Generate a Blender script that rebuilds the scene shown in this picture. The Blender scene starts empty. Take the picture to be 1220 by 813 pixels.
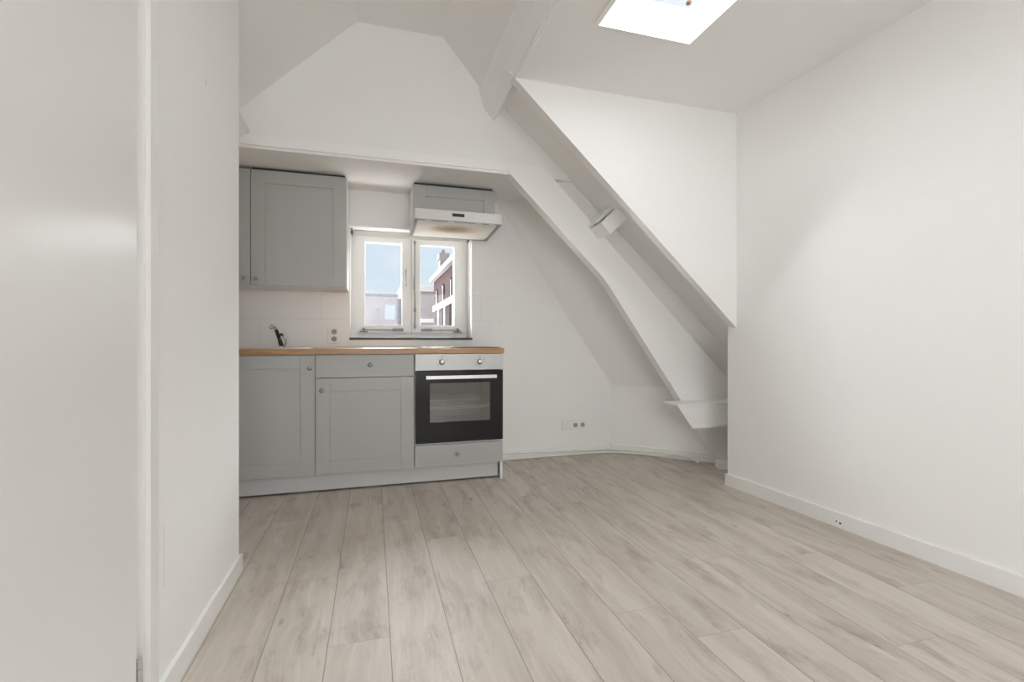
import bpy, bmesh, math, random
from mathutils import Vector, Matrix
random.seed(7)
SC = bpy.context.scene
COL = SC.collection
PI = math.pi

# ------------------------------------------------------------------ nodes
def srgb(r, g, b):
    def f(c):
        c /= 255.0
        return c / 12.92 if c <= 0.04045 else ((c + 0.055) / 1.055) ** 2.4
    return (f(r), f(g), f(b), 1.0)

class NT:
    def __init__(s, tree):
        s.t = tree
    def n(s, kind, **kw):
        nd = s.t.nodes.new(kind)
        for k, v in kw.items():
            setattr(nd, k, v)
        return nd
    def link(s, a, b):
        s.t.links.new(a, b)
    def m(s, op, a, b=None, c=None):
        nd = s.n('ShaderNodeMath', operation=op)
        for i, v in enumerate((a, b, c)):
            if v is None:
                continue
            if isinstance(v, (int, float)):
                nd.inputs[i].default_value = v
            else:
                s.link(v, nd.inputs[i])
        return nd.outputs[0]
    def mix(s, fac, a, b, blend='MIX'):
        nd = s.n('ShaderNodeMix', data_type='RGBA', blend_type=blend)
        for i, v in ((0, fac), (6, a), (7, b)):
            if isinstance(v, (int, float)):
                nd.inputs[i].default_value = v
            elif isinstance(v, tuple):
                nd.inputs[i].default_value = v
            else:
                s.link(v, nd.inputs[i])
        return nd.outputs[2]
    def noise(s, vec, scale, detail=3.0, rough=0.5):
        nd = s.n('ShaderNodeTexNoise')
        nd.inputs['Scale'].default_value = scale
        nd.inputs['Detail'].default_value = detail
        nd.inputs['Roughness'].default_value = rough
        if vec is not None:
            s.link(vec, nd.inputs['Vector'])
        return nd.outputs['Fac']
    def scale(s, vec, v):
        nd = s.n('ShaderNodeVectorMath', operation='MULTIPLY')
        s.link(vec, nd.inputs[0]); nd.inputs[1].default_value = v
        return nd.outputs[0]
    def ramp(s, fac, stops):
        nd = s.n('ShaderNodeValToRGB')
        el = nd.color_ramp.elements
        el[0].position, el[0].color = stops[0]
        el[1].position, el[1].color = stops[-1]
        for p, c in stops[1:-1]:
            e = el.new(p); e.color = c
        s.link(fac, nd.inputs[0])
        return nd.outputs[0]

def material(name):
    m = bpy.data.materials.new(name)
    m.use_nodes = True
    t = NT(m.node_tree)
    b = m.node_tree.nodes['Principled BSDF']
    return m, t, b

def plain(name, col, rough=0.5, metal=0.0, var=0.04, nscale=6.0, bump=0.0, bscale=200.0, spec=0.5, stretch=(1, 1, 1)):
    m, t, b = material(name)
    tc = t.n('ShaderNodeTexCoord').outputs['Object']
    v = t.scale(tc, stretch)
    f = t.noise(v, nscale, 4.0)
    c0 = tuple(max(0, c * (1 - var)) for c in col[:3]) + (1,)
    c1 = tuple(min(1, c * (1 + var)) for c in col[:3]) + (1,)
    t.link(t.mix(f, c0, c1), b.inputs['Base Color'])
    b.inputs['Roughness'].default_value = rough
    b.inputs['Metallic'].default_value = metal
    b.inputs['Specular IOR Level'].default_value = spec
    if bump > 0:
        bn = t.n('ShaderNodeBump')
        bn.inputs['Strength'].default_value = bump
        bn.inputs['Distance'].default_value = 0.002
        t.link(t.noise(v, bscale, 3.0), bn.inputs['Height'])
        t.link(bn.outputs[0], b.inputs['Normal'])
    return m

M = {}
WALLC = (0.85, 0.846, 0.832, 1)
M['wall'] = plain('wall_paint', WALLC, 0.62, var=0.012, nscale=2.5, bump=0.10, bscale=90, spec=0.3)
M['roofpaint'] = plain('ceiling_paint', (0.85, 0.846, 0.832, 1), 0.75, var=0.012, nscale=2.0, bump=0.10, bscale=70, spec=0.2)
M['beam'] = plain('beam_paint', (0.88, 0.876, 0.862, 1), 0.5, var=0.015, nscale=3.0, bump=0.15, bscale=40, stretch=(1, 1, 1), spec=0.35)
M['trim'] = plain('trim_paint', (0.82, 0.82, 0.80, 1), 0.35, var=0.01)
M['doorpaint'] = plain('door_paint', (0.84, 0.835, 0.82, 1), 0.28, var=0.006, nscale=1.5, bump=0.05, bscale=160, spec=0.5)
M['jamb'] = plain('gloss_door_frame_paint', (0.84, 0.835, 0.815, 1), 0.2, var=0.006, nscale=1.5, bump=0.04, bscale=120, spec=0.6)
M['cab'] = plain('grey_cabinet_front', (0.425, 0.423, 0.41, 1), 0.42, var=0.02, nscale=5)
M['cabwhite'] = plain('white_melamine', (0.74, 0.74, 0.73, 1), 0.4, var=0.01)
M['plinth'] = plain('light_grey_plinth', (0.55, 0.55, 0.55, 1), 0.42, var=0.015)
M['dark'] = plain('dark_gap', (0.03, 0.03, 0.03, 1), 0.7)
M['steel'] = plain('brushed_steel', (0.66, 0.65, 0.63, 1), 0.34, 0.75, var=0.05, nscale=12, stretch=(1, 12, 40), bump=0.05, bscale=60)
M['ovensteel'] = plain('satin_steel_panel', (0.47, 0.465, 0.455, 1), 0.42, 0.6, var=0.05, nscale=12, stretch=(1, 12, 40), bump=0.05, bscale=60)
M['hood'] = plain('pale_hood_metal', (0.60, 0.59, 0.565, 1), 0.45, 0.25, var=0.05, nscale=10)
M['chrome'] = plain('chrome', (0.8, 0.8, 0.8, 1), 0.12, 1.0, var=0.01)
M['nickel'] = plain('brushed_nickel_knob', (0.34, 0.34, 0.33, 1), 0.32, 0.5, var=0.03)
M['black'] = plain('black_enamel', (0.014, 0.0135, 0.0135, 1), 0.2, var=0.1, spec=0.3)
M['blackmatt'] = plain('black_plastic', (0.012, 0.012, 0.012, 1), 0.45, var=0.1)
M['bronze'] = plain('dull_metal_fitting', (0.20, 0.185, 0.16, 1), 0.4, 0.7, var=0.1)
M['sill'] = plain('dark_stone_sill', (0.075, 0.07, 0.065, 1), 0.5, var=0.1)
M['plastic'] = plain('white_socket_plastic', (0.82, 0.815, 0.80, 1), 0.3, var=0.005)
M['socketshade'] = plain('socket_recess_grey', (0.36, 0.355, 0.345, 1), 0.5)
M['blind'] = plain('blind_fabric', (0.80, 0.785, 0.74, 1), 0.8, var=0.02, bump=0.2, bscale=300)
M['cable'] = plain('white_cable', (0.78, 0.77, 0.73, 1), 0.45, var=0.02)
M['brownwood'] = plain('brown_wood_knob', (0.16, 0.09, 0.06, 1), 0.5, var=0.2, nscale=30)
M['frame'] = plain('window_paint', (0.85, 0.845, 0.825, 1), 0.3, var=0.01)
M['rack'] = plain('rack_wire', (0.75, 0.75, 0.74, 1), 0.3, 0.8)
M['mark'] = plain('scuff_mark', (0.40, 0.39, 0.36, 1), 0.8)

def mk_wood_top():
    m, t, b = material('oak_worktop')
    tc = t.n('ShaderNodeTexCoord').outputs['Object']
    f = t.noise(t.scale(tc, (1.2, 22, 22)), 5.0, 5.0, 0.6)
    f2 = t.noise(t.scale(tc, (7, 40, 60)), 3.0, 3.0)
    c = t.ramp(f, [(0.30, srgb(150, 110, 72)), (0.55, srgb(181, 141, 98)), (0.75, srgb(198, 160, 118))])
    c = t.mix(t.m('MULTIPLY', f2, 0.25), c, srgb(150, 112, 78))
    t.link(c, b.inputs['Base Color'])
    b.inputs['Roughness'].default_value = 0.32
    return m
M['oak'] = mk_wood_top()

def mk_floor():
    m, t, b = material('greige_oak_planks')
    tc = t.n('ShaderNodeTexCoord').outputs['Object']
    sp = t.n('ShaderNodeSeparateXYZ'); t.link(tc, sp.inputs[0])
    X, Y = sp.outputs[0], sp.outputs[1]
    W, L = 0.1884, 1.29
    u = t.m('DIVIDE', t.m('SUBTRACT', X, 0.0535), W)
    row = t.m('FLOOR', u)
    fu = t.m('SUBTRACT', u, row)
    off = t.m('FRACT', t.m('MULTIPLY', t.m('SINE', t.m('MULTIPLY', row, 8.852985)), 46.607016))
    v = t.m('ADD', t.m('DIVIDE', Y, L), off)
    colm = t.m('FLOOR', v)
    fv = t.m('SUBTRACT', v, colm)
    cid = t.n('ShaderNodeCombineXYZ'); t.link(row, cid.inputs[0]); t.link(colm, cid.inputs[1])
    wn = t.n('ShaderNodeTexWhiteNoise', noise_dimensions='3D'); t.link(cid.outputs[0], wn.inputs['Vector'])
    rnd = wn.outputs['Value']
    # grain space, shifted per plank
    g = t.n('ShaderNodeCombineXYZ')
    t.link(t.m('ADD', X, t.m('MULTIPLY', rnd, 7.0)), g.inputs[0])
    t.link(t.m('ADD', Y, t.m('MULTIPLY', rnd, 13.0)), g.inputs[1])
    t.link(t.m('MULTIPLY', rnd, 9.0), g.inputs[2])
    gv = g.outputs[0]
    # warp for flowing grain
    w = t.n('ShaderNodeTexNoise'); w.inputs['Scale'].default_value = 2.2; w.inputs['Detail'].default_value = 2
    t.link(t.scale(gv, (1.5, 1.0, 1)), w.inputs['Vector'])
    va = t.n('ShaderNodeVectorMath', operation='MULTIPLY_ADD')
    t.link(w.outputs['Color'], va.inputs[0]); va.inputs[1].default_value = (0.10, 0.10, 0); t.link(gv, va.inputs[2])
    wv = va.outputs[0]
    fine = t.noise(t.scale(wv, (55, 3.0, 1)), 1.6, 6.0, 0.65)
    broad = t.noise(t.scale(wv, (9, 0.9, 1)), 1.5, 4.0, 0.55)
    patch = t.noise(t.scale(wv, (8.5, 2.8, 1)), 1.1, 5.0, 0.68)
    base = t.ramp(broad, [(0.28, srgb(181, 171, 160)), (0.5, srgb(199, 190, 179)), (0.74, srgb(211, 203, 193))])
    finec = t.m('MULTIPLY', t.m('GREATER_THAN', fine, 0.0), t.m('MULTIPLY', t.m('SUBTRACT', fine, 0.5), 1.0))
    c = t.mix(t.m('ADD', 0.16, finec), base, srgb(170, 158, 146))
    # darker flame patches
    pm = t.n('ShaderNodeMapRange'); pm.inputs[1].default_value = 0.50; pm.inputs[2].default_value = 0.74
    t.link(patch, pm.inputs[0])
    c = t.mix(t.m('MULTIPLY', pm.outputs[0], t.m('MULTIPLY', fine, 1.15)), c, srgb(134, 120, 107))
    # knots and short dark streaks
    vo = t.n('ShaderNodeTexVoronoi', feature='F1'); vo.inputs['Scale'].default_value = 1.0
    t.link(t.scale(wv, (7.0, 3.0, 1)), vo.inputs['Vector'])
    km = t.n('ShaderNodeMapRange'); km.inputs[1].default_value = 0.015; km.inputs[2].default_value = 0.10
    km.inputs[3].default_value = 1.0; km.inputs[4].default_value = 0.0
    t.link(vo.outputs['Distance'], km.inputs[0])
    gate = t.noise(t.scale(gv, (2.0, 1.6, 1)), 1.0, 1.0)
    gm = t.n('ShaderNodeMapRange'); gm.inputs[1].default_value = 0.42; gm.inputs[2].default_value = 0.56
    t.link(gate, gm.inputs[0])
    c = t.mix(t.m('MULTIPLY', t.m('MULTIPLY', km.outputs[0], gm.outputs[0]), t.m('MULTIPLY', fine, 1.25)), c, srgb(98, 82, 70))
    # small dark flecks inside the flames
    fl = t.noise(t.scale(wv, (60, 16, 1)), 1.0, 3.0, 0.6)
    fm = t.n('ShaderNodeMapRange'); fm.inputs[1].default_value = 0.60; fm.inputs[2].default_value = 0.74
    t.link(fl, fm.inputs[0])
    c = t.mix(t.m('MULTIPLY', t.m('MULTIPLY', fm.outputs[0], pm.outputs[0]), 0.75), c, srgb(104, 88, 76))
    # plank tint
    hs = t.n('ShaderNodeHueSaturation')
    t.link(t.m('ADD', 0.955, t.m('MULTIPLY', rnd, 0.09)), hs.inputs['Value'])
    hs.inputs['Saturation'].default_value = 0.95
    t.link(c, hs.inputs['Color'])
    # joints
    ex = t.m('MINIMUM', fu, t.m('SUBTRACT', 1.0, fu))
    ey = t.m('ADD', t.m('MULTIPLY', t.m('MINIMUM', fv, t.m('SUBTRACT', 1.0, fv)), L / W), 0.0045)
    e = t.m('MINIMUM', ex, ey)
    jm = t.n('ShaderNodeMapRange'); jm.inputs[1].default_value = 0.004; jm.inputs[2].default_value = 0.011
    jm.inputs[3].default_value = 0.62; jm.inputs[4].default_value = 0.0
    t.link(e, jm.inputs[0])
    c2 = t.mix(jm.outputs[0], hs.outputs[0], srgb(96, 84, 74))
    t.link(c2, b.inputs['Base Color'])
    b.inputs['Roughness'].default_value = 0.48
    b.inputs['Specular IOR Level'].default_value = 0.4
    bp = t.n('ShaderNodeBump'); bp.inputs['Strength'].default_value = 0.25; bp.inputs['Distance'].default_value = 0.001
    t.link(t.m('SUBTRACT', fine, t.m('MULTIPLY', jm.outputs[0], 2.0)), bp.inputs['Height'])
    t.link(bp.outputs[0], b.inputs['Normal'])
    return m
M['floor'] = mk_floor()

def mk_tiles():
    m, t, b = material('white_wall_tiles')
    tc = t.n('ShaderNodeTexCoord').outputs['Object']
    sp = t.n('ShaderNodeSeparateXYZ'); t.link(tc, sp.inputs[0])
    X, Z = sp.outputs[0], sp.outputs[2]
    v = t.m('DIVIDE', t.m('SUBTRACT', Z, 0.909), 0.2)
    row = t.m('FLOOR', v)
    u = t.m('ADD', t.m('DIVIDE', t.m('ADD', X, 0.754), 0.592), t.m('MULTIPLY', row, 0.334))
    fu = t.m('FRACT', u); fv = t.m('FRACT', v)
    ex = t.m('MULTIPLY', t.m('MINIMUM', fu, t.m('SUBTRACT', 1.0, fu)), 0.592)
    ey = t.m('MULTIPLY', t.m('MINIMUM', fv, t.m('SUBTRACT', 1.0, fv)), 0.2)
    e = t.m('MINIMUM', ex, ey)
    jm = t.n('ShaderNodeMapRange'); jm.inputs[1].default_value = 0.0008; jm.inputs[2].default_value = 0.0022
    jm.inputs[3].default_value = 0.35; jm.inputs[4].default_value = 0.0
    t.link(e, jm.inputs[0])
    t.link(t.mix(jm.outputs[0], (0.83, 0.825, 0.81, 1), (0.48, 0.47, 0.45, 1)), b.inputs['Base Color'])
    b.inputs['Roughness'].default_value = 0.33
    return m
M['tiles'] = mk_tiles()

def mk_filter():
    m, t, b = material('stained_hood_filter')
    tc = t.n('ShaderNodeTexCoord').outputs['Object']
    sp = t.n('ShaderNodeSeparateXYZ'); t.link(tc, sp.inputs[0])
    dx = t.m('DIVIDE', t.m('SUBTRACT', sp.outputs[0], 0.555), 0.20)
    dy = t.m('DIVIDE', t.m('SUBTRACT', sp.outputs[1], 3.40), 0.125)
    d = t.m('SQRT', t.m('ADD', t.m('MULTIPLY', dx, dx), t.m('MULTIPLY', dy, dy)))
    n = t.noise(t.scale(tc, (1, 2.5, 1)), 14.0, 3.0)
    d = t.m('ADD', d, t.m('MULTIPLY', t.m('SUBTRACT', n, 0.5), 0.5))
    c = t.ramp(d, [(0.0, srgb(146, 118, 98)), (0.45, srgb(176, 152, 128)), (0.78, srgb(212, 202, 186)), (1.0, srgb(222, 219, 210))])
    t.link(c, b.inputs['Base Color'])
    b.inputs['Roughness'].default_value = 0.5
    return m
M['filter'] = mk_filter()

def mk_glass(name, tint=(1, 1, 1, 1), gl=0.07):
    m, t, b = material(name)
    t.t.nodes.remove(b)
    out = t.t.nodes['Material Output']
    tr = t.n('ShaderNodeBsdfTransparent'); tr.inputs[0].default_value = tint
    gs = t.n('ShaderNodeBsdfGlossy'); gs.inputs['Roughness'].default_value = 0.03
    mx = t.n('ShaderNodeMixShader'); mx.inputs[0].default_value = gl
    t.link(tr.outputs[0], mx.inputs[1]); t.link(gs.outputs[0], mx.inputs[2])
    t.link(mx.outputs[0], out.inputs[0])
    return m
M['glass'] = mk_glass('window_glass', (0.98, 0.985, 0.99, 1), 0.018)
M['ovenglass'] = mk_glass('oven_window_glass', (0.74, 0.74, 0.73, 1), 0.13)

def mk_brick(name, c1, c2, mortar, scale=1.0, wash=0.25):
    m, t, b = material(name)
    tc = t.n('ShaderNodeTexCoord').outputs['Object']
    sp = t.n('ShaderNodeSeparateXYZ'); t.link(tc, sp.inputs[0])
    cb = t.n('ShaderNodeCombineXYZ')
    t.link(t.m('ADD', sp.outputs[0], sp.outputs[1]), cb.inputs[0]); t.link(sp.outputs[2], cb.inputs[1])
    br = t.n('ShaderNodeTexBrick')
    br.inputs['Scale'].default_value = 4.0 * scale
    br.inputs['Color1'].default_value = c1; br.inputs['Color2'].default_value = c2
    br.inputs['Mortar'].default_value = mortar
    br.inputs['Mortar Size'].default_value = 0.02
    t.link(cb.outputs[0], br.inputs['Vector'])
    f = t.noise(tc, 1.3, 5.0, 0.6)
    t.link(t.mix(t.m('MULTIPLY', f, wash), br.outputs[0], mortar), b.inputs['Base Color'])
    b.inputs['Roughness'].default_value = 0.9
    b.inputs['Specular IOR Level'].default_value = 0.0
    return m
M['brick'] = mk_brick('red_brown_brick', (0.085, 0.048, 0.045, 1), (0.060, 0.040, 0.038, 1), (0.14, 0.12, 0.115, 1), 1.0, 0.4)
M['brickpale'] = mk_brick('weathered_pale_brick', (0.55, 0.47, 0.45, 1), (0.46, 0.42, 0.43, 1), (0.66, 0.62, 0.62, 1), 1.0, 0.8)
M['brickdark'] = mk_brick('mottled_dark_brick', (0.15, 0.11, 0.11, 1), (0.09, 0.085, 0.085, 1), (0.42, 0.40, 0.39, 1), 0.8, 0.8)
M['outwhite'] = plain('white_painted_stone', (0.62, 0.62, 0.62, 1), 0.6, spec=0.0)
M['outglass'] = plain('far_window_glass', (0.035, 0.037, 0.042, 1), 0.5, spec=0.0)
M['outsky'] = plain('pale_skylight_glass', (0.62, 0.68, 0.76, 1), 0.3, spec=0.1)
M['outgrey'] = plain('grey_flat_roof', (0.35, 0.35, 0.38, 1), 0.8, var=0.15)
M['pave'] = plain('street_paving', (0.30, 0.29, 0.28, 1), 0.9, var=0.15)

# ------------------------------------------------------------------ mesh helpers
def obj(name, bm, mat, parent=None, smooth=False):
    bmesh.ops.recalc_face_normals(bm, faces=bm.faces)
    me = bpy.data.meshes.new(name)
    bm.to_mesh(me); bm.free()
    for mm in (mat if isinstance(mat, (list, tuple)) else [mat]):
        me.materials.append(mm)
    if smooth:
        for p in me.polygons:
            p.use_smooth = True
    o = bpy.data.objects.new(name, me)
    COL.objects.link(o)
    if parent is not None:
        o.parent = parent
        o.matrix_parent_inverse = Matrix.Translation(-Vector(parent.location))
    return o

def tag(o, label, cat=None, group=None):
    o['label'] = label
    if cat: o['category'] = cat
    if group: o['group'] = group
    return o

def thing(name, label, cat, loc=(0, 0, 0), group=None):
    o = bpy.data.objects.new(name, None)
    o.empty_display_size = 0.1
    COL.objects.link(o); o.location = loc
    return tag(o, label, cat, group)

def struct(o):
    o['kind'] = 'structure'
    return o

def sempty(name, loc=(0, 0, 0)):
    o = bpy.data.objects.new(name, None); o.empty_display_size = 0.1
    COL.objects.link(o); o.location = loc
    return struct(o)

def box(bm, x0, x1, y0, y1, z0, z1, bev=0.0, mi=0):
    vs = [bm.verts.new((x, y, z)) for x in (x0, x1) for y in (y0, y1) for z in (z0, z1)]
    q = [(0, 1, 3, 2), (4, 6, 7, 5), (0, 4, 5, 1), (2, 3, 7, 6), (0, 2, 6, 4), (1, 5, 7, 3)]
    fs = [bm.faces.new([vs[i] for i in f]) for f in q]
    bmesh.ops.recalc_face_normals(bm, faces=fs)
    for f in fs: f.material_index = mi
    if bev > 0:
        es = list({e for f in fs for e in f.edges})
        r = bmesh.ops.bevel(bm, geom=es, offset=bev, segments=2, affect='EDGES', profile=0.5)
        for f in r['faces']: f.material_index = mi
    return bm

def B(*a, bev=0.0):
    bm = bmesh.new(); box(bm, *a, bev=bev); return bm

def prism(bm, pts, d):
    """closed outline pts (3-D) extruded by vector d"""
    d = Vector(d)
    a = [bm.verts.new(p) for p in pts]
    b = [bm.verts.new(Vector(p) + d) for p in pts]
    bm.faces.new(a); bm.faces.new(list(reversed(b)))
    n = len(pts)
    for i in range(n):
        bm.faces.new((a[i], b[i], b[(i + 1) % n], a[(i + 1) % n]))
    return bm

def P(pts, d):
    bm = bmesh.new(); prism(bm, pts, d); return bm
def PXZ(pts, y0, y1): return P([(x, y0, z) for x, z in pts], (0, y1 - y0, 0))
def PYZ(pts, x0, x1): return P([(x0, y, z) for y, z in pts], (x1 - x0, 0, 0))
def PXY(pts, z0, z1): return P([(x, y, z0) for x, y in pts], (0, 0, z1 - z0))

def holed(axis, u, v, w0, w1):
    """slab with one rectangular hole; u,v = 4 cuts each; w = extent along axis (0,1,2)"""
    bm = bmesh.new()
    def pt(a, b, c):
        if axis == 0: return (c, a, b)
        if axis == 1: return (a, c, b)
        return (a, b, c)
    V = {(i, j, k): bm.verts.new(pt(u[i], v[j], (w0, w1)[k])) for i in range(4) for j in range(4) for k in range(2)}
    for k in range(2):
        for i in range(3):
            for j in range(3):
                if (i, j) != (1, 1):
                    bm.faces.new((V[i, j, k], V[i + 1, j, k], V[i + 1, j + 1, k], V[i, j + 1, k]))
    def side(a, b): bm.faces.new((V[a + (0,)], V[b + (0,)], V[b + (1,)], V[a + (1,)]))
    for i in range(3):
        side((i, 0), (i + 1, 0)); side((i, 3), (i + 1, 3)); side((0, i), (0, i + 1)); side((3, i), (3, i + 1))
    side((1, 1), (2, 1)); side((1, 2), (2, 2)); side((1, 1), (1, 2)); side((2, 1), (2, 2))
    return bm

def cyl(bm, p0, p1, r0, r1=None, n=20, caps=True):
    r1 = r0 if r1 is None else r1
    p0, p1 = Vector(p0), Vector(p1)
    d = (p1 - p0).normalized()
    a = d.orthogonal().normalized(); b = d.cross(a)
    ra = [bm.verts.new(p0 + (a * math.cos(2 * PI * i / n) + b * math.sin(2 * PI * i / n)) * r0) for i in range(n)]
    rb = [bm.verts.new(p1 + (a * math.cos(2 * PI * i / n) + b * math.sin(2 * PI * i / n)) * r1) for i in range(n)]
    for i in range(n):
        bm.faces.new((ra[i], ra[(i + 1) % n], rb[(i + 1) % n], rb[i]))
    if caps:
        bm.faces.new(list(reversed(ra))); bm.faces.new(rb)
    return bm

def lathe(prof, p0, axis, n=24):
    """prof = [(r, h)...] revolved about axis from p0"""
    bm = bmesh.new()
    p0 = Vector(p0); d = Vector(axis).normalized(); a = d.orthogonal().normalized(); b = d.cross(a)
    rings = []
    for r, h in prof:
        if r < 1e-6: rings.append([bm.verts.new(p0 + d * h)])
        else: rings.append([bm.verts.new(p0 + d * h + (a * math.cos(2 * PI * i / n) + b * math.sin(2 * PI * i / n)) * r) for i in range(n)])
    for A, C in zip(rings, rings[1:]):
        for i in range(n):
            j = (i + 1) % n
            if len(A) == 1 and len(C) == 1: continue
            if len(A) == 1: bm.faces.new((A[0], C[i], C[j]))
            elif len(C) == 1: bm.faces.new((A[i], A[j], C[0]))
            else: bm.faces.new((A[i], A[j], C[j], C[i]))
    return bm

def smooth_path(pts, sub=8):
    pts = [Vector(p) for p in pts]
    out = []
    for i in range(len(pts) - 1):
        p0 = pts[max(i - 1, 0)]; p1 = pts[i]; p2 = pts[i + 1]; p3 = pts[min(i + 2, len(pts) - 1)]
        for k in range(sub):
            t = k / sub
            out.append(0.5 * ((2 * p1) + (p2 - p0) * t + (2 * p0 - 5 * p1 + 4 * p2 - p3) * t * t + (-p0 + 3 * p1 - 3 * p2 + p3) * t ** 3))
    out.append(pts[-1])
    return out

def tube(bm, pts, r, n=10, sub=8):
    pts = smooth_path(pts, sub) if sub > 1 else [Vector(p) for p in pts]
    up = Vector((0, 0, 1)); prev = None
    rings = []
    for i, p in enumerate(pts):
        d = (pts[min(i + 1, len(pts) - 1)] - pts[max(i - 1, 0)]).normalized()
        if prev is None:
            a = d.cross(up)
            if a.length < 1e-3: a = d.orthogonal()
        else:
            a = prev - d * prev.dot(d)
        a.normalize(); prev = a
        b = d.cross(a)
        rr = r[i * (len(r) - 1) // (len(pts) - 1)] if isinstance(r, (list, tuple)) else r
        rings.append([bm.verts.new(p + (a * math.cos(2 * PI * k / n) + b * math.sin(2 * PI * k / n)) * rr) for k in range(n)])
    for A, C in zip(rings, rings[1:]):
        for k in range(n):
            bm.faces.new((A[k], A[(k + 1) % n], C[(k + 1) % n], C[k]))
    bm.faces.new(list(reversed(rings[0]))); bm.faces.new(rings[-1])
    return bm

# ------------------------------------------------------------------ layout numbers (metres; camera stands over the origin)
YW = 3.67      # kitchen wall face
YT = 3.03      # truss face
YD = 2.53      # dormer panel face
XL = -0.53     # left partition face
YBK = -2.3     # wall behind the photographer
ZC = 2.42      # dormer ceiling
ZS = 2.08      # kitchen soffit
WX0, WX1, WZ0, WZ1 = -0.16, 0.747, 0.975, 1.80
def Sz(x): return 2.56 - 0.9 * (x - 0.78)       # lower right roof slope

# ------------------------------------------------------------------ room shell
struct(obj('floor', B(-1.2, 3.15, YBK - .1, 3.9, -0.1, 0), M['floor']))

# left partition with door opening
struct(obj('wall_left', PYZ([(YBK, 0), (.42, 0), (.42, 2.06), (1.345, 2.06), (1.345, 0), (2.195, 0), (2.195, 2.56), (YBK, 2.56)], XL - .08, XL), M['wall']))
# scuffs on it
bm = bmesh.new()
def wallmark(y, z0, z1, w):
    vs = [bm.verts.new(p) for p in ((XL + .0006, y, z0), (XL + .0006, y + w, z0), (XL + .0006, y + w * .8, z1), (XL + .0006, y + .2 * w, z1))]
    bm.faces.new(vs)
wallmark(1.462, .30, .47, .0014)
wallmark(1.79, 1.80, 1.82, .004)
struct(obj('trim_1', bm, M['mark']))

struct(obj('wall_kitchen', holed(1, [-1.12, WX0, WX1, 2.15], [0, WZ0, WZ1, 2.6], YW, YW + .26), M['wall']))
# wall of the alcove left of the cabinets and back of the partition
struct(obj('wall_alcove', PXY([(-1.16, 2.08), (-.55, 2.08), (-.55, 2.12), (-1.06, 2.12), (-1.06, 3.75), (-1.16, 3.75)], 0, 2.2), M['wall']))
# back wall with window opening
BX0, BX1, BZ0, BZ1 = -0.40, 1.55, 0.55, 2.0
struct(obj('wall_back', holed(1, [-1.3, BX0, BX1, 2.75], [0, BZ0, BZ1, 3.0], YBK - .12, YBK), M['wall']))
# right wall (very slightly out of square)
rd = Vector((.0531, -.9986, 0)); r0 = Vector((2.25, 2.604, 0)); r1 = r0 + rd * 4.95
rn = Vector((.9986, .0531, 0))
a, b_, c, d = r0, r1, r1 + rn * .08, r0 + rn * .08
struct(obj('wall_right', PXY([(p.x, p.y) for p in (a, b_, c, d)], 0, 2.5), M['wall']))
# closing walls of the eaves void
struct(obj('wall_eaves', PXY([(2.31, 2.54), (3.1, 2.54), (3.1, 3.1), (3.0, 3.1), (3.0, 2.60), (2.31, 2.60)], 0, 1.6), M['wall']))

# knee wall across the corner
K0 = Vector((1.965, YW, 0)); kd = Vector((.7315, -.6819, 0)); kn = Vector((-.6819, -.7315, 0))
def K(s, o=0.0): return K0 + kd * s + kn * o
p = [K(-.15), K(1.6), K(1.6, -.1), K(-.15, -.1)]
struct(obj('wall_knee', PXY([(q.x, q.y) for q in p], 0, .60), M['wall']))
# steep hip slope above it
def Hp(s, z, o=0.0):
    q = K(s, (z - .575) / 2.13 + o); return (q.x, q.y, z)
hb0 = P([Hp(-1.1, .565), Hp(1.5, .565), Hp(.58, 2.32), Hp(-1.1, 2.32)], (.06, .065, .03))
r_ = bmesh.ops.bisect_plane(hb0, geom=hb0.verts[:] + hb0.edges[:] + hb0.faces[:], plane_co=(0, 3.15, 0), plane_no=(0, -1, 0), clear_outer=True)
bmesh.ops.holes_fill(hb0, edges=[e for e in hb0.edges if e.is_boundary])
struct(obj('ceiling_hip', hb0, M['roofpaint']))
# lower right roof slope: near strip and the part behind the truss
def slope(x0, x1, y0, y1, f, th=.05):
    return PXZ([(x0, f(x0)), (x1, f(x1)), (x1 + th * .7, f(x1) + th * .7), (x0 + th * .7, f(x0) + th * .7)], y0, y1)
struct(obj('ceiling_right', slope(.74, 3.1, 2.565, 3.065, Sz), M['roofpaint']))
struct(obj('ceiling_rear', P([(.74, 3.06, Sz(.74) - .002), (3.1, 3.06, Sz(3.1) - .002), (3.1, 3.18, Sz(3.1) - .30), (.74, 3.18, Sz(.74) - .30)], (.012, .02, .012)), M['roofpaint']))
struct(obj('ceiling_outer', slope(.74, 3.1, 3.06, 3.9, Sz), M['roofpaint']))
struct(obj('wall_leak_seal', PXZ([(1.7, 1.45), (2.3, .62), (2.57, .15), (2.62, 0), (3.1, 0), (3.1, .13), (1.7, 1.50)], 3.112, 3.135), M['wall']))  # hidden plate added behind the truss leg to seal out stray light
# soffit over the kitchen
struct(obj('ceiling_kitchen', B(-1.12, 1.40, YT + .012, YW + .05, ZS - .016, ZS + .03), M['roofpaint']))
# gable panel
struct(obj('wall_gable', PXZ([(-1.10, ZS + .01), (-.11, 2.96), (.45, 2.96), (.82, 2.60), (1.42, ZS + .01)], YT + .02, YT + .06), M['roofpaint']))
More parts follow.
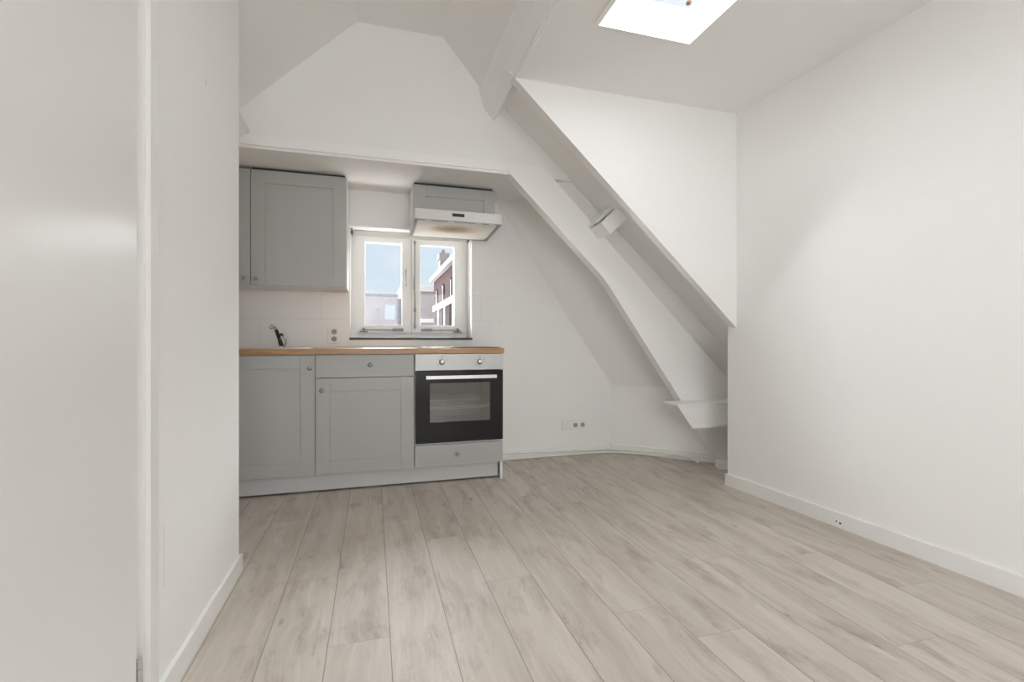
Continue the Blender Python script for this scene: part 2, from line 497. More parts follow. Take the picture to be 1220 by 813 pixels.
# main room ceiling: left slope, flat strip, right slope, dormer ceiling with skylight hole
Lz = lambda x: 2.899 + .967 * (x + .099)
struct(obj('ceiling_left', PXZ([(-1.25, Lz(-1.25)), (-.09, Lz(-.09)), (-.12, Lz(-.09) + .06), (-1.29, Lz(-1.25) + .06)], YBK - .1, YT + .04), M['roofpaint']))
struct(obj('ceiling', B(-.11, .45, YBK - .1, YT + .04, 2.905, 2.95), M['roofpaint']))
struct(obj('ceiling_upper_right', PXZ([(.425, 2.917), (.80, 2.466), (.85, 2.50), (.47, 2.95)], YBK - .1, YT + .04), M['roofpaint']))
SKX0, SKX1, SKY0, SKY1 = 1.0, 1.49, 1.20, 1.985
struct(obj('ceiling_dormer', holed(2, [.75, SKX0, SKX1, 2.7], [YBK - .1, SKY0, SKY1, 2.60], ZC, ZC + .04), M['roofpaint']))
# dormer cheek panel with its diagonal lower edge
Az = lambda x: 2.415 - .9235 * (x - .762)
struct(obj('wall_dormer', PXZ([(.715, Az(.715)), (2.29, Az(2.29)), (2.29, 2.45), (.735, 2.45)], YD, YD + .03), M['wall']))

# baseboards
def bboard(name, pts, h, th, end0=True):
    """pts: base line (x,y) at the wall face; thickness to the left-hand side given by th vectors"""
    return struct(obj(name, PXY(pts, 0, h), M['trim']))
q0 = r0 + rd * -.01; q1 = r1
n2 = -rn * .014
bm = PXY([(q0.x, q0.y), (q0.x + n2.x, q0.y + n2.y), (q1.x + n2.x, q1.y + n2.y), (q1.x, q1.y)], 0, .076)
bb = struct(obj('baseboard_right', bm, M['trim']))
bm = bmesh.new()
for s, z, r in ((.745, .030, .004), (.765, .026, .0055)):
    c0 = r0 + rd * s - rn * .0145; cyl(bm, (c0.x, c0.y, z), (c0.x - rn.x * .0008, c0.y - rn.y * .0008, z), r, n=10)
obj('nail_hole', bm, M['blackmatt'], bb)
bboard('baseboard_left', [(XL, 1.405), (XL + .012, 1.405), (XL + .012, 2.207), (XL - .09, 2.207), (XL - .09, 2.195), (XL, 2.195)], .07, 0)
bboard('baseboard_kitchen', [(.87, YW), (.87, YW - .012), (1.955, YW - .012), (1.97, YW)], .072, 0)
p = [K(0.0), K(1.35), K(1.35, .012), K(0.012, .012)]
bboard('baseboard_knee', [(v.x, v.y) for v in p], .072, 0)

# ------------------------------------------------------------------ beams
t_ = thing('roof_beam', 'long white painted ceiling beam running from above the dormer corner to the gable', 'beam', (.72, 0, 2.45))
obj('beam', PXZ([(.672, 2.603), (.706, 2.482), (.765, 2.414), (.85, 2.50), (.76, 2.68)], YBK, YT + .02), M['beam'], t_)
t_ = thing('roof_beam', 'short white beam end at the left foot of the gable', 'beam', (-.75, 2.8, 2.1))
obj('beam', PXZ([(-.74, 2.300), (-.678, 2.160), (-.73, 2.108), (-.95, 2.10), (-.9, 2.3)], 2.15, YT + .02), M['beam'], t_)

t_ = thing('truss_frame', 'white truss with flat collar over the kitchen and cranked diagonal leg', 'roof truss', (1.0, YT, 0))
low = [(.861, ZS), (1.556, 1.405), (1.60, 1.352), (2.204, .505), (2.56, 0.0)]
obj('collar_board', PXZ([(-1.10, ZS), (.861, ZS), (.861, 2.137), (-1.10, 2.137)], YT, YT + .08), M['beam'], t_)
up = [(2.98, 0.0), (2.98, .31), (1.159, ZS + .008), (1.10, 2.137), (.861, 2.137)]
obj('rafter_board', PXZ(low + up, YT, YT + .08), M['beam'], t_)

t_ = thing('diagonal_rafter', 'white diagonal rafter edging the lower side of the dormer panel', 'rafter', (1.5, YD + .05, 1.7))
obj('rafter', PXZ([(.705, Az(.705) + .006), (2.27, Az(2.27) + .006), (2.27, Az(2.27) + .14), (.80, Az(.80) + .12)], YD + .02, YD + .066), M['beam'], t_)

t_ = thing('purlin_stub', 'short white purlin block bridging the gap above the cranked truss leg', 'beam', (1.52, 2.85, 1.7))
obj('block', PXZ([(1.52, 1.668), (1.456, 1.735), (1.60, 1.875), (1.67, 1.79)], 2.85, YT + .06), M['beam'], t_)
bm = PXZ([(1.450, 1.748), (1.440, 1.760), (1.56, 1.875), (1.58, 1.86)], 2.90, YT + .05)
obj('batten', bm, M['beam'], t_)

t_ = thing('boxed_tie_end', 'white boxed wall plate end with slanted side at the foot of the truss', 'boxing', (2.2, 2.87, .33))
bm = bmesh.new()
f = [(2.054, 2.87, .497), (2.179, 2.87, .329), (2.95, 2.87, .329), (2.95, 2.87, .497)]
bk = [(2.054, YT + .005, .497), (2.262, YT + .005, .329), (2.95, YT + .005, .329), (2.95, YT + .005, .497)]
va = [bm.verts.new(v) for v in f]; vb = [bm.verts.new(v) for v in bk]
bm.faces.new(va); bm.faces.new(list(reversed(vb)))
for i in range(4): bm.faces.new((va[i], vb[i], vb[(i + 1) % 4], va[(i + 1) % 4]))
obj('casing', bm, M['beam'], t_)
obj('top_lid', PXY([(2.048, 2.862), (2.96, 2.862), (2.96, YT + .003), (2.048, YT + .003)], .4975, .508), M['beam'], t_)
obj('lower_batten', B(2.185, 2.95, 2.866, 2.872, .33, .352), M['beam'], t_)
# small skirting block round the truss foot
bm = PXY([(2.50, YT - .001), (2.455, 2.94), (2.56, 2.87), (2.95, 2.86), (2.95, YT - .001)], 0, .045)
struct(obj('baseboard_truss', bm, M['trim']))

# ------------------------------------------------------------------ door in the left partition
dr = sempty('door_1', (XL, .9, 0))
lf = B(XL - .03, XL + .004, .44, 1.303, .008, 2.045, bev=.003)
bmesh.ops.rotate(lf, verts=lf.verts, cent=(XL + .004, 1.303, 0), matrix=Matrix.Rotation(math.radians(5.8), 3, 'Z'))   # stands slightly ajar
obj('door_leaf', lf, M['doorpaint'], dr)
struct(obj('wall_light_block', PXY([(XL - .075, .34), (-1.3, .34), (-1.3, 1.43), (XL - .075, 1.43), (XL - .075, 1.39), (-1.26, 1.39), (-1.26, .38), (XL - .075, .38)], 0, 2.14), M['wall']))  # unseen box added behind the ajar door to stop light leaking in
struct(obj('ceiling_light_block', B(-1.3, XL - .075, .34, 1.43, 2.13, 2.17), M['wall']))  # lid of the added light-blocking box
fr = obj('door_frame', PYZ([(.38, 0), (.42, 0), (.42, 2.06), (1.36, 2.06), (1.36, 0), (1.405, 0), (1.405, 2.11), (.38, 2.11)], XL - .09, XL + .010), M['jamb'], dr)
obj('door_stop', PYZ([(.415, 0), (.45, 0), (.45, 2.03), (1.310, 2.03), (1.310, 0), (1.362, 0), (1.362, 2.065), (.415, 2.065)], XL - .09, XL - .012), M['doorpaint'], dr)
for zc in (.155, 1.85):
    h = bmesh.new()
    for k in range(5):
        z = zc - .05 + k * .02
        cyl(h, (XL + .005, 1.312, z + .0008), (XL + .005, 1.312, z + .0192), .0065, n=14)
    cyl(h, (XL + .005, 1.312, zc - .056), (XL + .005, 1.312, zc + .054), .0045, n=12)
    obj('hinge', h, M['steel'], dr, smooth=False)

# ------------------------------------------------------------------ kitchen window
FY = 3.865
w1 = sempty('window_1', ((WX0 + WX1) / 2, FY, WZ0))
def ring(x0, x1, z0, z1, y0, y1, l, r, b, t, bev=.003):
    bm = holed(1, [x0, x0 + l, x1 - r, x1], [z0, z0 + b, z1 - t, z1], y0, y1)
    if bev: bmesh.ops.bevel(bm, geom=[e for e in bm.edges if e.calc_face_angle(0) > .5], offset=bev, segments=1, affect='EDGES')
    return bm
XM = .293
fbm = ring(WX0, WX1, WZ0, WZ1, FY, FY + .055, .045, .045, .045, .035)
box(fbm, XM - .025, XM + .025, FY, FY + .05, WZ0 + .04, WZ1 - .03)
obj('window_frame', fbm, M['frame'], w1)
for (x0, x1, gx0, gx1) in ((-.118, XM - .006, -.061, .224), (XM + .006, .705, .3625, .639)):
    s = obj('sash', ring(x0, x1, 1.015, 1.768, FY - .022, FY + .03, gx0 - x0, x1 - gx1, .058, .048, .006), M['frame'], w1)
    obj('pane', B(gx0 - .01, gx1 + .01, FY + .008, FY + .012, 1.06, 1.735), M['glass'], s)
    bm = ring(gx0 - .001, gx1 + .001, 1.072, 1.721, FY - .006, FY + .006, .006, .006, .006, .006, 0)
    obj('glazing_bead', bm, M['frame'], s)
# casement stays
for (xa, xb, sgn) in ((-.095, .235, 1), (.375, .695, -1)):
    st = bmesh.new()
    yy = FY - .034
    box(st, xa + .01, xb - .01, yy - .004, yy + .004, 1.036, 1.044)
    e0, e1 = (xa, xa + .06) if sgn > 0 else (xb - .06, xb)
    box(st, e0, e1, yy - .010, yy + .014, 1.020, 1.030, bev=.002)
    c = (e0 + e1) / 2
    cyl(st, (c, yy, 1.024), (c, yy, 1.056), .008, n=12)
    g0, g1 = (xb - .085, xb) if sgn > 0 else (xa, xa + .085)
    box(st, g0, g1, yy - .007, yy + .013, 1.032, 1.050, bev=.003)
    s = obj('casement_stay', st, M['bronze'], w1)
# left sash handle, right espagnolette
bm = bmesh.new()
tube(bm, [(.252, FY - .022, 1.52), (.252, FY - .045, 1.51), (.250, FY - .05, 1.46), (.252, FY - .045, 1.40), (.252, FY - .022, 1.39)], .005)
obj('sash_handle', bm, M['nickel'], w1, True)
bm = bmesh.new()
cyl(bm, (.322, FY - .030, 1.05), (.322, FY - .030, 1.75), .004, n=10)
for z in (1.075, 1.20, 1.735):
    box(bm, .313, .331, FY - .036, FY - .020, z - .014, z + .014, bev=.002)
tube(bm, [(.322, FY - .034, 1.47), (.318, FY - .055, 1.45), (.318, FY - .055, 1.36)], .006)
obj('espagnolette_bolt', bm, M['nickel'], w1, True)
# sill, head ledge, blind
struct(obj('trim_2', B(WX0 - .002, WX1 + .002, YW - .022, FY, WZ0 - .013, WZ0 + .002, bev=.002), M['sill']))
struct(obj('trim_3', B(WX0 - .01, .42, YW - .035, YW + .02, 1.787, 1.808, bev=.003), M['frame']))
bl = thing('roller_blind', 'rolled up white roller blind above the left casement of the kitchen window', 'blind', (.1, 3.72, 1.76))
bm = bmesh.new(); cyl(bm, (-.135, 3.72, 1.762), (.72, 3.72, 1.762), .022, n=24); obj('fabric_roll', bm, M['blind'], bl, True)
obj('hem_bar', B(-.13, .715, 3.712, 3.722, 1.733, 1.743, bev=.002), M['blind'], bl)
for x in (-.148, .728):
    bm = B(x - .004, x + .004, 3.695, 3.745, 1.735, 1.80, bev=.002); cyl(bm, (x - .01, 3.72, 1.762), (x + .01, 3.72, 1.762), .012, n=14)
    obj('bracket', bm, M['bronze'], bl)

# tiles round the window
bm = bmesh.new()
TY = YW - .006
TX0, TX1, TZ0, TZ1 = -1.06, 1.0, .90, 1.31
xs = [TX0, WX0, WX1, TX1]; 
def tq(x0, x1, z0, z1):
    box(bm, x0, x1, TY, YW - .0002, z0, z1)
tq(TX0, WX0, TZ0, TZ1); tq(WX1, TX1, TZ0, TZ1); tq(WX0, WX1, TZ0, WZ0 - .0135)
struct(obj('wall_tiling', bm, M['tiles']))

# ------------------------------------------------------------------ cabinets
YDR = 3.165    # front of doors
def shaker(x0, x1, z0, z1, y, st=.083, rl=.083, th=.018):
    bm = bmesh.new()
    e = .0006
    box(bm, x0, x0 + st - e, y, y + th, z0, z1, bev=.0012)
    box(bm, x1 - st + e, x1, y, y + th, z0, z1, bev=.0012)
    box(bm, x0 + st, x1 - st, y + .0005, y + th, z1 - rl + e, z1, bev=.0012)
    box(bm, x0 + st, x1 - st, y + .0005, y + th, z0, z0 + rl - e, bev=.0012)
    box(bm, x0 + st - .002, x1 - st + .002, y + .007, y + th - .002, z0 + rl - .002, z1 - rl + .002)
    return bm
def knob(x, z, y, par, r=.014):
    k = obj('knob', lathe([(0, 0), (r * .55, 0), (r * .42, .008), (r * .5, .014), (r, .019), (r * 1.02, .025), (r * .75, .030), (0, .031)], (x, y, z), (0, -1, 0)), M['nickel'], par, True)
    return k
def carcass(x0, x1, y0, y1, z0, z1, th=.016, front_open=True):
    bm = bmesh.new()
    box(bm, x0, x0 + th, y0, y1, z0, z1); box(bm, x1 - th, x1, y0, y1, z0, z1)
    box(bm, x0 + th, x1 - th, y0, y1, z0, z0 + th); box(bm, x0 + th, x1 - th, y0, y1, z1 - th, z1)
    box(bm, x0 + th, x1 - th, y1 - .006, y1, z0 + th, z1 - th)
    return bm
ZB, ZT = .118, .867
# sink base
c1 = thing('base_cabinet', 'grey shaker base cabinet under the sink, next to the white partition', 'kitchen cabinet', (-.7, 3.2, 0))
obj('body', carcass(-1.055, -.342, YDR + .020, 3.655, ZB - .002, ZT), M['cabwhite'], c1)
d1 = obj('door', shaker(-.944, -.3435, ZB, ZT - .003, YDR), M['cab'], c1); knob(-.372, .785, YDR, d1)
obj('filler_strip', B(-1.055, -.948, YDR, YDR + .018, ZB, ZT - .003, bev=.001), M['cab'], c1)
# drawer base
c2 = thing('base_cabinet', 'grey base cabinet with one drawer over a shaker door, between sink and oven', 'kitchen cabinet', (-.04, 3.2, 0))
obj('body', carcass(-.340, .262, YDR + .020, 3.655, ZB - .002, ZT), M['cabwhite'], c2)
dw = obj('drawer', B(-.3385, .2605, YDR, YDR + .018, .722, ZT - .003, bev=.0012), M['cab'], c2); knob(-.035 + .02, .800, YDR, dw)
d2 = obj('door', shaker(-.3385, .2605, ZB, .7185, YDR), M['cab'], c2); knob(-.303, .645, YDR, d2)
# oven cabinet
c3 = thing('oven_cabinet', 'grey cabinet housing the oven, with a low drawer and white side panel', 'kitchen cabinet', (.56, 3.2, 0))
bm = bmesh.new(); box(bm, .264, .280, YDR + .020, 3.655, ZB, ZT); box(bm, .280, .846, YDR + .020, 3.655, ZB, ZB + .016)
box(bm, .280, .846, YDR + .02, 3.655, .255, .270); box(bm, .280, .846, 3.649, 3.655, ZB + .016, .255)
obj('body', bm, M['cabwhite'], c3)
obj('side_panel', B(.846, .862, YDR + .004, 3.655, .0, ZT), M['cabwhite'], c3)
dd = obj('drawer', B(.2665, .8625, YDR - .004, YDR + .014, .119, .262, bev=.0012), M['cab'], c3); knob(.545, .195, YDR - .004, dd, .012)
# plinth
pl = tag(obj('plinth', B(-1.055, .838, YDR + .040, YDR + .056, .012, ZB - .003, bev=.001), M['plinth']), 'light grey plinth board running below the base cabinets', 'plinth')
ft = thing('cabinet_foot', 'small black adjustable foot at the front corner below the oven side panel', 'cabinet foot', (.835, 3.25, 0))
bm = bmesh.new(); cyl(bm, (.826, 3.26, 0), (.826, 3.26, .02), .022, n=16); cyl(bm, (.826, 3.26, .02), (.826, 3.26, ZB - .002), .012, n=14); obj('foot', bm, M['blackmatt'], ft)

# worktop with sink cut-out
WT0, WT1 = .869, .904
SX0, SX1, SY0, SY1 = -.90, -.45, 3.245, 3.565
bm = holed(2, [-1.058, SX0, SX1, .868], [3.150, SY0, SY1, 3.660], WT0, WT1)
tag(obj('worktop', bm, M['oak']), 'long oak coloured worktop lying on the grey base cabinets', 'worktop')
sk = thing('sink', 'shallow stainless steel sink set into the oak worktop beside the tap', 'sink', (-.675, 3.4, WT1))
bm = holed(2, [SX0 - .06, SX0, SX1, SX1 + .075], [SY0 - .03, SY0, SY1, SY1 + .04], WT1, WT1 + .0035)
obj('rim', bm, M['steel'], sk)
bm = bmesh.new()
a_ = [(SX0 + .001, SY0 + .001), (SX1 - .001, SY0 + .001), (SX1 - .001, SY1 - .001), (SX0 + .001, SY1 - .001)]
zz = [(WT1 + .002, 0), (WT1 - .13, .02), (WT1 - .14, .05)]
rg = []
for z, ins in zz:
    cx, cy = (SX0 + SX1) / 2, (SY0 + SY1) / 2
    rg.append([bm.verts.new((x + (ins if x < cx else -ins), y + (ins if y < cy else -ins), z)) for x, y in a_])
for A, C in zip(rg, rg[1:]):
    for i in range(4): bm.faces.new((A[i], A[(i + 1) % 4], C[(i + 1) % 4], C[i]))
bm.faces.new(rg[-1])
obj('bowl', bm, M['steel'], sk)
# tap
tp = thing('tap', 'small black and chrome tap leaning over the sink', 'tap', (-.612, 3.59, WT1 + .0035))
Z0 = WT1 + .0035
obj('base', lathe([(0, 0), (.020, 0), (.020, .006), (.013, .010), (.012, .022), (0, .022)], (-.605, 3.59, Z0), (0, 0, 1)), M['chrome'], tp, True)
bm = bmesh.new(); tube(bm, [(-.604, 3.59, Z0 + .01), (-.620, 3.585, Z0 + .07), (-.640, 3.575, Z0 + .135)], [.014, .012, .011, .011]); obj('body', bm, M['blackmatt'], tp, True)
bm = bmesh.new(); tube(bm, [(-.636, 3.578, Z0 + .125), (-.648, 3.555, Z0 + .146), (-.654, 3.53, Z0 + .146), (-.656, 3.515, Z0 + .132)], .0115); obj('spout', bm, M['chrome'], tp, True)
bm = bmesh.new(); tube(bm, [(-.618, 3.585, Z0 + .070), (-.602, 3.565, Z0 + .092), (-.585, 3.55, Z0 + .078)], .007); obj('lever', bm, M['blackmatt'], tp, True)
bm = bmesh.new(); tube(bm, [(-.588, 3.55, Z0 + .080), (-.573, 3.55, Z0 + .062), (-.575, 3.56, Z0 + .025), (-.592, 3.575, Z0 + .008)], .008); obj('side_tube', bm, M['chrome'], tp, True)
# hob
hb = thing('hob', 'flat black ceramic hob set in the worktop above the oven', 'hob', (.56, 3.4, WT1))
obj('glass_plate', B(.285, .850, 3.185, 3.640, WT1 + .0002, WT1 + .0052, bev=.0015), M['black'], hb)
for x, y, r in ((.43, 3.30, .09), (.71, 3.30, .072), (.43, 3.51, .072), (.71, 3.51, .09)):
    bm = bmesh.new(); n = 40
    o_ = [bm.verts.new((x + r * math.cos(2 * PI * i / n), y + r * math.sin(2 * PI * i / n), WT1 + .0055)) for i in range(n)]
    i_ = [bm.verts.new((x + (r - .003) * math.cos(2 * PI * i / n), y + (r - .003) * math.sin(2 * PI * i / n), WT1 + .0055)) for i in range(n)]
    for i in range(n): bm.faces.new((o_[i], o_[(i + 1) % n], i_[(i + 1) % n], i_[i]))
    obj('cooking_ring', bm, M['socketshade'], hb)

# oven
ov = thing('oven', 'built in black and steel oven with two dials below the worktop end', 'oven', (.564, 3.2, .27))
YO = 3.152
obj('control_panel', B(.2665, .8625, YO, YO + .03, .757, .8655, bev=.0015), M['ovensteel'], ov)
for x in (.4415, .6985):
    k = obj('dial', lathe([(0, 0), (.0215, 0), (.0205, .004), (.0165, .005), (.0155, .024), (.013, .027), (0, .027)], (x, YO, .813), (0, -1, 0), 32), M['chrome'], ov, True)
    bm = bmesh.new(); box(bm, x - .0012, x + .0012, YO - .0278, YO - .0262, .815, .827)
    obj('pointer', bm, M['blackmatt'], k)
    bm = bmesh.new()
    for i in range(9):
        a = math.radians(-130 + i * 32 + 90) if i else math.radians(90)
        r_ = .034
        cx, cz = x + r_ * math.cos(a), .813 + r_ * math.sin(a)
        s = .0018 if i % 2 else .0026
        box(bm, cx - s, cx + s, YO - .0004, YO + .0002, cz - s, cz + s)
    box(bm, x - .001, x + .001, YO - .0004, YO + .0002, .848, .858)
    obj('dial_marks', bm, M['blackmatt'], k)
# door (ring of black glass), window, handle
OX0, OX1, OZ0, OZ1 = .2685, .8605, .277, .7535
GX0, GX1, GZ0, GZ1 = .362, .772, .412, .672
dor = obj('door', holed(1, [OX0, GX0, GX1, OX1], [OZ0, GZ0, GZ1, OZ1], YO, YO + .028), M['black'], ov)
obj('window', B(GX0 - .002, GX1 + .002, YO + .0015, YO + .006, GZ0 - .002, GZ1 + .002), M['ovenglass'], dor)
bm = bmesh.new(); box(bm, .333, .808, YO - .040, YO - .030, .701, .724, bev=.002)
box(bm, .345, .365, YO - .031, YO + .001, .706, .719); box(bm, .776, .796, YO - .031, YO + .001, .706, .719)
obj('handle', bm, M['steel'], dor)
# cavity
bm = bmesh.new()
cv = [(.33, .800, 3.186, 3.60, .385, .70)]
x0, x1, y0, y1, z0, z1 = cv[0]
for f in (((x0, y1, z0), (x1, y1, z0), (x1, y1, z1), (x0, y1, z1)), ((x0, y0, z0), (x0, y1, z0), (x0, y1, z1), (x0, y0, z1)),
          ((x1, y0, z0), (x1, y1, z0), (x1, y1, z1), (x1, y0, z1)), ((x0, y0, z0), (x1, y0, z0), (x1, y1, z0), (x0, y1, z0)),
          ((x0, y0, z1), (x1, y0, z1), (x1, y1, z1), (x0, y1, z1))):
    bm.faces.new([bm.verts.new(v) for v in f])
bmesh.ops.remove_doubles(bm, verts=bm.verts, dist=1e-5)
obj('cavity', bm, plain('grey_enamel', (.46, .46, .45, 1), .4), ov)
bm = bmesh.new()
for y, z in ((3.20, .507), (3.20, .495), (3.57, .507)):
    cyl(bm, (.335, y, z), (.740 if z < .5 else .795, y, z), .004, n=8)
for i in range(15):
    x = .345 + i * .0315; cyl(bm, (x, 3.20, .508), (x, 3.57, .508), .0012, n=6)
obj('rack', bm, M['rack'], ov)

# wall cabinets
YU = 3.345
u1 = thing('wall_cabinet', 'grey shaker wall cabinet beside the kitchen window', 'kitchen cabinet', (-.45, 3.4, 1.3))
obj('body', carcass(-.742, -.166, YU + .020, 3.662, 1.306, 2.045), M['cabwhite'], u1)
d = obj('door', shaker(-.7405, -.1675, 1.308, 2.043, YU), M['cab'], u1); knob(-.708, 1.347, YU, d, .012)
u2 = thing('wall_cabinet', 'grey wall cabinet half hidden behind the white partition', 'kitchen cabinet', (-.9, 3.4, 1.3))
obj('body', carcass(-1.05, -.744, YU + .020, 3.662, 1.306, 2.045), M['cabwhite'], u2)
d = obj('door', shaker(-1.05, -.7445, 1.308, 2.043, YU), M['cab'], u2); knob(-.775, 1.347, YU, d, .012)
for nm, x0, x1 in (('panel', -1.05, -.17),):
    pass
u3 = thing('wall_cabinet', 'short grey cabinet above the cooker hood', 'kitchen cabinet', (.56, 3.4, 1.88))
obj('body', carcass(.268, .854, YU + .020, 3.662, 1.845, 2.043), M['cabwhite'], u3)
bm = bmesh.new()
st = .083; e = .0006
box(bm, .270, .270 + st - e, YU, YU + .018, 1.850, 2.041, bev=.0012); box(bm, .853 - st + e, .853, YU, YU + .018, 1.850, 2.041, bev=.0012)
box(bm, .270 + st, .853 - st, YU + .0005, YU + .018, 2.041 - .077, 2.041, bev=.0012)
box(bm, .270 + st - .002, .853 - st + .002, YU + .007, YU + .016, 1.851, 2.041 - .075)
obj('flap', bm, M['cab'], u3)
# black strips painting the shadow gap between cabinets and soffit
for o_ in (('shadow_gap_strip', -1.05, -.18, u1), ('shadow_gap_strip', .28, .84, u3)):
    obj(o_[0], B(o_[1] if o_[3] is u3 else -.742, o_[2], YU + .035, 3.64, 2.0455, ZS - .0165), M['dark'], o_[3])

# cooker hood
hd = thing('cooker_hood', 'slim white and steel cooker hood with a brown scorched filter', 'cooker hood', (.56, 3.4, 1.75))
bm = bmesh.new()
prof = [(3.200, 1.768), (3.200, 1.836), (3.36, 1.846), (3.655, 1.846), (3.655, 1.748)]
hb_ = PYZ(prof, .268, .866)
obj('hood_shell', hb_, M['hood'], hd)
# underside tray
def under(y): return 1.768 - (y - 3.2) * (.020 / .455)
bm = bmesh.new()
x0, x1, y0, y1 = .292, .842, 3.222, 3.640
vs = [(x0, y0, under(y0) - .003), (x1, y0, under(y0) - .003), (x1, y1, under(y1) - .003), (x0, y1, under(y1) - .003)]
prism(bm, vs, (0, 0, .006))
obj('filter', bm, M['filter'], hd)
bm = bmesh.new()
for (xa, xb, ya, yb) in ((.268, .290, 3.2, 3.655), (.844, .866, 3.2, 3.655), (.290, .844, 3.2, 3.2205), (.290, .844, 3.6415, 3.655)):
    prism(bm, [(xa, ya, under(ya) - .005), (xb, ya, under(ya) - .005), (xb, yb, under(yb) - .005), (xa, yb, under(yb) - .005)], (0, 0, .0055))
obj('rim', bm, plain('grey_hood_rim', (.30, .30, .29, 1), .4, .4), hd)
obj('display', B(.518, .602, 3.1985, 3.2005, 1.797, 1.819, bev=.0008), M['blackmatt'], hd)
for x in (.36, .51, .70, .80):
    obj('filter_clip', B(x - .022, x + .022, 3.206, 3.218, 1.7585, 1.7625), M['steel'], hd)

# ------------------------------------------------------------------ sockets
s1 = thing('wall_socket', 'white double vertical wall socket on the tiles above the worktop', 'socket', (-.27, TY, .99))
obj('plate', B(-.310, -.230, TY - .010, TY, .935, 1.048, bev=.003), M['plastic'], s1)
def schuko(x, z, y, par, r=.019):
    bm = lathe([(r, 0), (r, .0022), (r * .92, .0024), (r * .88, .0010), (0, .0010)], (x, y, z), (0, -1, 0), 28)
    o = obj('socket_well', bm, M['socketshade'], par)  # disc on the plate; its grey paints the shade of the recess
    for dx in (-.0095, .0095): obj('pin_hole', cyl(bmesh.new(), (x + dx, y - .0009, z), (x + dx, y - .0014, z), .0028, n=10), M['blackmatt'], o)
    obj('earth_clip', B(x - .003, x + .003, y - .0040, y - .0008, z + r * .72, z + r * .9), M['nickel'], o)
    obj('earth_clip', B(x - .003, x + .003, y - .0040, y - .0008, z - r * .9, z - r * .72), M['nickel'], o)
schuko(-.268, 1.019, TY - .0106, s1); schuko(-.268, .966, TY - .0106, s1)
s2 = thing('wall_socket', 'white triple frame with blank plate and two sockets low on the wall', 'socket', (1.62, YW, .25))
obj('plate', B(1.510, 1.726, YW - .010, YW, .209, .287, bev=.003), M['plastic'], s2)
schuko(1.628, .248, YW - .0106, s2); schuko(1.694, .248, YW - .0106, s2)
obj('blank_cover', B(1.520, 1.590, YW - .0125, YW - .0098, .219, .277, bev=.0012), M['plastic'], s2)

# cables
bm = bmesh.new()
tube(bm, [(.875, YW - .03, .008), (1.2, YW - .033, .009), (1.6, YW - .030, .010), (1.88, YW - .04, .010), (1.99, YW - .082, .010), (2.12, 3.50, .010), (2.25, 3.385, .012), (2.33, 3.275, .040), (2.385, 3.18, .036), (2.405, 3.13, .022), (2.410, 3.10, .010)], .0085, sub=10)
tag(obj('cable', bm, M['cable'], smooth=True), 'thick white cable lying along the floor and curling up at its free end', 'cable')
bm = bmesh.new()
tube(bm, [(.875, YW - .021, .055), (1.3, YW - .021, .045), (1.7, YW - .021, .034), (1.93, YW - .03, .030), (2.02, 3.585, .030), (2.15, 3.464, .036), (2.26, 3.365, .040), (2.33, 3.30, .030)], .006, sub=10)
tag(obj('cable', bm, M['cable'], smooth=True), 'thinner white cable clipped against the baseboard above the floor cable', 'cable')

# ------------------------------------------------------------------ skylight
sw = sempty('window_2', ((SKX0 + SKX1) / 2, (SKY0 + SKY1) / 2, ZC))
obj('skylight_lip', holed(2, [SKX0 - .022, SKX0, SKX1, SKX1 + .006], [SKY0 - .02, SKY0, SKY1, SKY1 + .004], ZC - .012, ZC - .0002), M['frame'], sw)
obj('skylight_shaft', holed(2, [SKX0 - .03, SKX0, SKX1, SKX1 + .03], [SKY0 - .03, SKY0, SKY1, SKY1 + .03], ZC + .0402, ZC + .16), M['frame'], sw)
obj('skylight_pane', B(SKX0, SKX1, SKY0, SKY1, ZC + .115, ZC + .120), M['glass'], sw)
bm = lathe([(0, 0), (.010, .003), (.014, .012), (.011, .022), (.006, .028), (.005, .060), (0, .060)], (1.372, 1.835, ZC + .055), (0, 0, 1), 20)
obj('opening_knob', bm, M['brownwood'], sw, True)

# window behind the photographer
w3 = sempty('window_3', ((BX0 + BX1) / 2, YBK - .06, BZ0))
fb = ring(BX0, BX1, BZ0, BZ1, YBK - .10, YBK - .04, .06, .06, .06, .06)
box(fb, (BX0 + BX1) / 2 - .04, (BX0 + BX1) / 2 + .04, YBK - .10, YBK - .04, BZ0 + .05, BZ1 - .05)
obj('window_frame', fb, M['frame'], w3)
obj('pane', B(BX0 + .05, BX1 - .05, YBK - .075, YBK - .070, BZ0 + .05, BZ1 - .05), M['glass'], w3)
struct(obj('trim_4', B(BX0 - .05, BX1 + .05, YBK, YBK + .12, BZ0 - .03, BZ0, bev=.003), M['frame']))

# ------------------------------------------------------------------ outside
GZ = -7.0
gr = struct(obj('ground', B(-40, 60, 4.2, 90, GZ - .1, GZ), M['pave']))
h1 = thing('brick_house', 'red brown brick house with white bands and a chimney, through the right casement', 'house', (4.5, 19, GZ))
HX, HY0, HY1, HT = 3.2, 13.0, 26.0, 4.15
obj('wall', B(HX, HX + 7, HY0, HY1, GZ, HT), M['brick'], h1)
obj('gutter', B(HX - .22, HX + 7.2, HY0 - .2, HY1 + .2, HT, HT + .20), M['outwhite'], h1)
rf = obj('roof', PXZ([(HX + .1, HT + .2), (HX + 3.5, HT + 1.0), (HX + 6.9, HT + .2)], HY0, HY1), M['outgrey'], h1)
bm = B(HX + .10, HX + .50, 24.2, 24.9, HT + .1, HT + 1.0); box(bm, HX + .04, HX + .56, 24.1, 25.0, HT + 1.0, HT + 1.28)
ch = obj('chimney', bm, M['brickdark'], h1)
